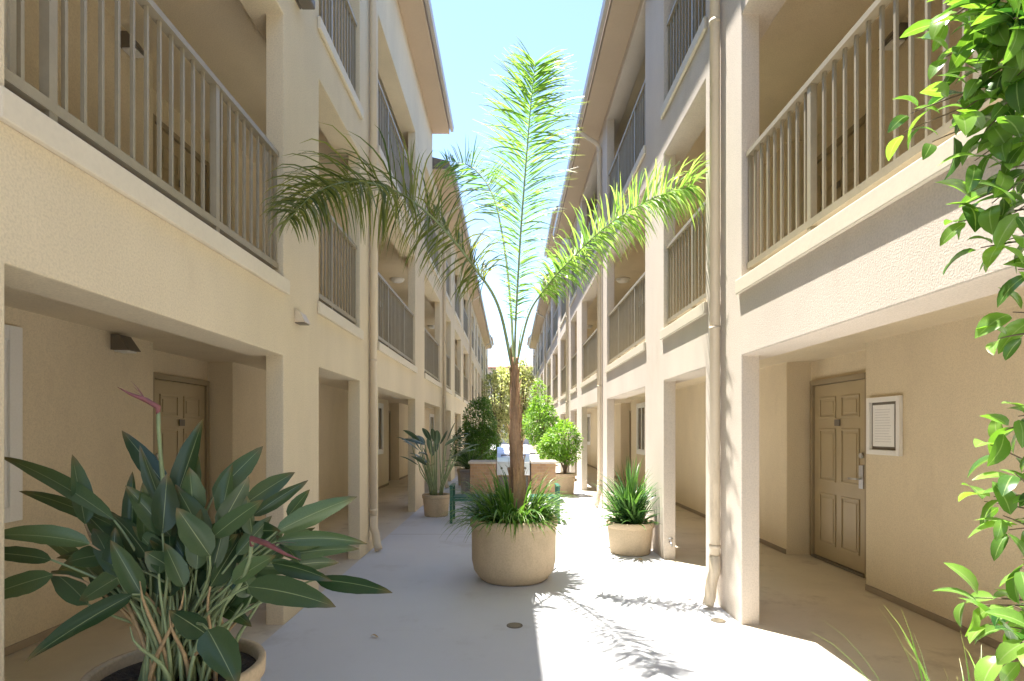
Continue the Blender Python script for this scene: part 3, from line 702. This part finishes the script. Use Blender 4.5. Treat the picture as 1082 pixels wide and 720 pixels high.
# --- ficus tree at the right edge of the view
tx, ty = 1.56, 1.30
fic = thing('ficus_tree', 'glossy bright green ficus branches hanging in at the right edge of the picture', 'tree', (tx, ty, 0))
make_pot(fic, tx-.02, ty, .22, .42, 'cone')
tr = MB(); tr.tube([(tx, ty, .36), (tx+.02, ty+.01, 1.0), (tx-.01, ty, 1.7), (tx+.03, ty-.02, 2.5), (tx, ty, 3.1)], [.035, .03, .026, .02, .01], 10); tr.build('trunk', BARK, fic)
br_ = MB(); lf = MB()
def twig(S, E, nl, L=.075, sag=.04, tint=(.5, .3)):
    mid = (S+E)/2+V((0, 0, sag)); pts = bez(S, S.lerp(mid, .7), mid.lerp(E, .4), E, 10)
    br_.tube(pts, [.005-.0037*k/10 for k in range(11)], 6)
    for k in range(nl):
        t = 1-(k/nl)**1.1*.75; u = t*10; i = min(9, int(u)); p = pts[i].lerp(pts[i+1], u-i)
        d = (pts[i+1]-pts[i]).normalized(); a = k*2.4+R.uniform(-.4, .4)
        o = d.orthogonal().normalized(); o2 = d.cross(o)
        dd = (o*math.cos(a)+o2*math.sin(a)+d*R.uniform(.3, 1.1)+V((0, 0, R.uniform(-.55, .25)))).normalized()
        l = L*R.uniform(.6, 1.15); pet = p+dd*.012
        up = V((R.uniform(-.7, .7), R.uniform(-.9, .3), 1)).normalized(); sd = dd.cross(up).normalized(); nn = sd.cross(dd)
        bl = [pet+dd*l*q+nn*(l*.10*math.sin(PI*q)-l*.10*q*q) for q in [z/6 for z in range(7)]]
        lf.blade(bl, l*R.uniform(.42, .55), sd, fold=R.uniform(.1, .45), cross=3, tint=min(1, max(0, R.gauss(*tint))), prof=lambda q: max(.03, math.sin(PI*min(1, q**.85))**.7 if q < .9 else .45*(1-q)*8*.8))
def pt(x, y, d): return at(x, y, d)
up_t = [(962,120,1.65,7),(985,150,1.6,8),(955,140,1.7,5),(1000,60,1.6,8),(990,28,1.65,6),(1025,30,1.5,9),(1050,60,1.5,9),(1020,100,1.55,9),(1040,140,1.5,9),(1062,110,1.45,9),
        (1075,40,1.4,9),(1030,170,1.5,8),(1060,180,1.45,9),(1078,150,1.4,8),(1022,215,1.6,7),(1012,235,1.6,6),(1048,215,1.5,9),(1072,225,1.4,9),(1060,255,1.5,8),(1036,262,1.55,4),
        (1070,330,1.5,3),(1076,285,1.4,4),(1056,358,1.5,2),(1005,8,1.55,6),(1045,5,1.45,8),(1075,80,1.4,8),(1035,80,1.5,8),(1012,120,1.5,8),(1060,20,1.4,9)]
for (x, y, d, n_) in up_t + [(min(1090, x+R.uniform(8, 40)), y+R.uniform(-25, 20), d-.05, n_) for (x, y, d, n_) in up_t if y < 60]:
    E = pt(x, y, d); S = V((tx-.03+R.uniform(-.05, .05), ty+R.uniform(.0, .25), E.z+R.uniform(.0, .22)*(1 if y < 230 else -.4)))
    S = S.lerp(E, .35) if R.random() < .4 else S
    twig(S, E, n_+2, .098, .03, (.65, .35))
lo_t = [(1046,470,1.55,4),(1062,455,1.5,5),(1076,440,1.45,6),(1050,525,1.55,5),(1040,530,1.6,3),(1072,500,1.45,6),(1066,560,1.5,5),(1060,545,1.5,4),(1030,640,1.55,6),(1045,660,1.5,7),(1020,632,1.6,4),(1070,640,1.45,8),(1060,690,1.45,8),(1078,600,1.4,5),(1078,680,1.35,8)]
for (x, y, d, n_) in lo_t:
    E = pt(x, y, d); S = V((tx-.03+R.uniform(-.05, .05), ty+R.uniform(.0, .2), E.z-R.uniform(-.05, .2)))
    twig(S, E, n_+2, .10, .03, (.65, .3))
for k in range(60):   # fuller crown outside the frame
    a = R.uniform(-1.2, 2.0); E = V((tx+.1+R.uniform(-.05, .45), ty+R.uniform(-.6, .25), R.uniform(1.5, 3.2))); S = V((tx, ty, E.z-R.uniform(.1, .4))); twig(S, E, 9, .085)
br_.build('branch', BARK, fic); lf.build('foliage', L_FICUS, fic)
# strap-leaved plant at the bottom right corner
g = thing('strap_leaf_clump', 'thin pale strap leaves poking up under the ficus at lower right', 'plant', (1.42, 1.5, 0))
make_pot(g, 1.44, 1.72, .16, .34, 'cone')
b = MB(); strap_clump(b, 1.43, 1.72, .32, 80, .62, .013, .12, (.1, 1.1), (.85, .2), .75)
b.build('leaves', L_GRASS, g)

# --- a few leaves dropped on the paving
for (qx, qy, ql) in ((1.47, 6.57, 'curled dry leaf on the sunlit paving just before the lance-leaf pot'), (1.62, 5.05, 'dry leaf lying near the foot of the right downspout'), (-.95, 4.1, 'dry leaf on the shaded paving left of the big planter')):
    t = thing('fallen_leaf', ql, 'leaf', (qx, qy, .004), 'dry leaves dropped on the paving'); b = MB(); a = R.uniform(0, 6); d = V((math.cos(a), math.sin(a), 0))
    b.blade([V((qx, qy, .006))+d*(.07*z/6)+V((0, 0, .02*math.sin(PI*z/6))) for z in range(7)], .035, V((-d.y, d.x, .3)), fold=.4); b.build('blade', STEMDRY, t)

# ------------------------------------------------------------------ bench, barbecue, far building
be = thing('garden_bench', 'low green metal bench behind the central planter', 'bench', (-.1, 9.35, 0))
b = MB()
x0, x1, yF, yB = -.95, .78, 9.15, 9.60
for k in range(6): b.box(x0+.03, x1-.03, yF+.02+k*.075, yF+.07+k*.075, .405, .425)
b.build('seat', GREENM, be, .003)
for x in (x0, x1):
    for y in (yF, yB): MB().box(x-.022, x+.022, y-.022, y+.022, 0, .585).build('leg', GREENM, be, .004)
    MB().box(x-.03, x+.03, yF-.03, yB+.03, .586, .61).build('armrest', GREENM, be, .006)
b = MB(); b.box(x0+.023, x1-.023, yF-.012, yF+.012, .36, .402).box(x0+.023, x1-.023, yB-.012, yB+.012, .36, .402)
for x in (x0, x1): b.box(x-.012, x+.012, yF+.023, yB-.023, .12, .15)
b.build('frame', GREENM, be)
bq = thing('barbecue_island', 'tiled terracotta barbecue counter with stone top across the courtyard', 'outdoor counter', (0, 12.3, 0))
m, nt, bs = new_mat('terracotta_brick')
tc = N(nt, 'ShaderNodeTexCoord'); bk = N(nt, 'ShaderNodeTexBrick', Scale=4.0); bk.inputs['Color1'].default_value = (.40, .25, .13, 1); bk.inputs['Color2'].default_value = (.30, .185, .10, 1); bk.inputs['Mortar'].default_value = (.35, .27, .2, 1)
bk.inputs['Mortar Size'].default_value = .012
mp = N(nt, 'ShaderNodeMapping'); mp.inputs['Rotation'].default_value = (PI/2, 0, 0); nt.links.new(tc.outputs['Object'], mp.inputs[0]); nt.links.new(mp.outputs[0], bk.inputs['Vector']); nt.links.new(bk.outputs[0], bs.inputs['Base Color']); bs.inputs['Roughness'].default_value = .8
BRICK = m
b = MB(); b.box(-.84, -.30, 11.9, 12.6, 0, .80).box(.44, .96, 11.9, 12.6, 0, .80).box(-.299, .439, 12.1, 12.6, 0, .55); b.build('base', BRICK, bq, .008)
b = MB(); b.box(-.88, -.29, 11.86, 12.64, .801, .845); b.build('counter_top', STONE, bq, .008); MB().box(.43, 1.0, 11.86, 12.64, .801, .845).build('counter_top', STONE, bq, .008)
MB().box(-.24, .38, 12.08, 12.10, .08, .52).build('cabinet_door', DARK, bq, .004)
gr = thing('gas_grill', 'stainless steel gas grill with domed lid set in the barbecue counter', 'grill', (.07, 12.3, .55))
MB().box(-.285, .425, 12.02, 12.55, .551, .82).build('fire_box', STEEL, gr, .01)
b = MB(); i = 0; arc = [(12.55, .822)] + [(12.25+.28*math.cos(q), .84+.30*math.sin(q)) for q in [PI*k/10 for k in range(11)]] + [(11.97, .822)]
for x in (-.28, .42): b.v += [(x, y, z) for y, z in arc]
n = len(arc)
for k in range(n): b.f.append((k, (k+1) % n, n+(k+1) % n, n+k))
b.f += [tuple(range(n))[::-1], tuple(range(n, 2*n))]
ld = b.build('lid', STEEL, gr, .008)
MB().tube([(-.18, 11.93, .98), (.32, 11.93, .98)], .013, 8).tube([(-.18, 11.93, .98), (-.18, 12.0, .97)], .01, 6).tube([(.32, 11.93, .98), (.32, 12.0, .97)], .01, 6).build('handle', DARK, ld)
b = MB()
for x in (-.18, -.02, .16, .32): b.tube([(x, 12.019, .70), (x, 11.99, .70)], .025, 12)
b.build('knob', DARK, gr)

fb = thing('apartment_building', 'pale building with a red tiled roof closing the far end', 'building', (0, 62, 0))
MB().box(-14, 14, 62, 72, 0, 8.2).build('wall', FARWALL, fb)
b = MB(); b.v = [(-14.5, 61.4, 8.201), (14.5, 61.4, 8.201), (14.5, 72.5, 8.201), (-14.5, 72.5, 8.201), (-14.5, 67, 9.2), (14.5, 67, 9.2), (-14.5, 61.4, 8.35), (14.5, 61.4, 8.35)]
b.f = [(3, 2, 1, 0), (0, 1, 7, 6), (6, 7, 5, 4), (4, 5, 2, 3), (0, 6, 4, 3), (1, 2, 5, 7)]
b.build('roof', FARROOF, fb)
for x in (-7.5, -4.5, -1.7, 1.3, 4.3, 7.3):
    for z in (1.2, 3.9, 6.3):
        w = MB().box(x-.6, x+.6, 61.93, 61.995, z, z+1.3).build('window', WHITE, fb, .01)
        MB().box(x-.52, x+.52, 61.91, 61.928, z+.08, z+1.22).build('pane', GLASS, w)

# ------------------------------------------------------------------ light, sky, camera
A_, B_ = .178, .18
sun_dir = V((-A_, B_, 1)).normalized()
L_ = bpy.data.lights.new('sun', 'SUN'); L_.energy = 3.5; L_.angle = math.radians(.5); L_.color = (1.0, .95, .87)
lo = bpy.data.objects.new('sun', L_); C.objects.link(lo); lo.rotation_euler = (-sun_dir).to_track_quat('-Z', 'Y').to_euler(); lo.location = (0, 10, 30)
w = bpy.data.worlds.new('World'); sc.world = w; w.use_nodes = True
nt = w.node_tree; bg = nt.nodes['Background']; sky = nt.nodes.new('ShaderNodeTexSky'); sky.sky_type = 'NISHITA'; sky.sun_disc = False
sky.sun_elevation = math.asin(sun_dir.z); sky.sun_rotation = math.atan2(sun_dir.x, sun_dir.y)
sky.air_density = 1.0; sky.dust_density = .15; sky.ozone_density = 1.5
nt.links.new(sky.outputs[0], bg.inputs[0]); bg.inputs[1].default_value = .078
cam = bpy.data.cameras.new('camera'); co = bpy.data.objects.new('camera', cam); C.objects.link(co)
co.location = (0, 0, EYE); co.rotation_euler = (PI/2, 0, 0)
cam.sensor_width = 36; cam.lens = 600/1082*36; cam.shift_x = (541-VX)/1082; cam.shift_y = (VY-360)/1082
cam.clip_start = .05; cam.clip_end = 2000; sc.camera = co
vs = sc.view_settings; vs.view_transform = 'Standard'; vs.look = 'None'; vs.exposure = 2.45; vs.gamma = 1
sc.render.engine = 'CYCLES'; sc.cycles.max_bounces = 10; sc.cycles.diffuse_bounces = 8; sc.cycles.transparent_max_bounces = 8
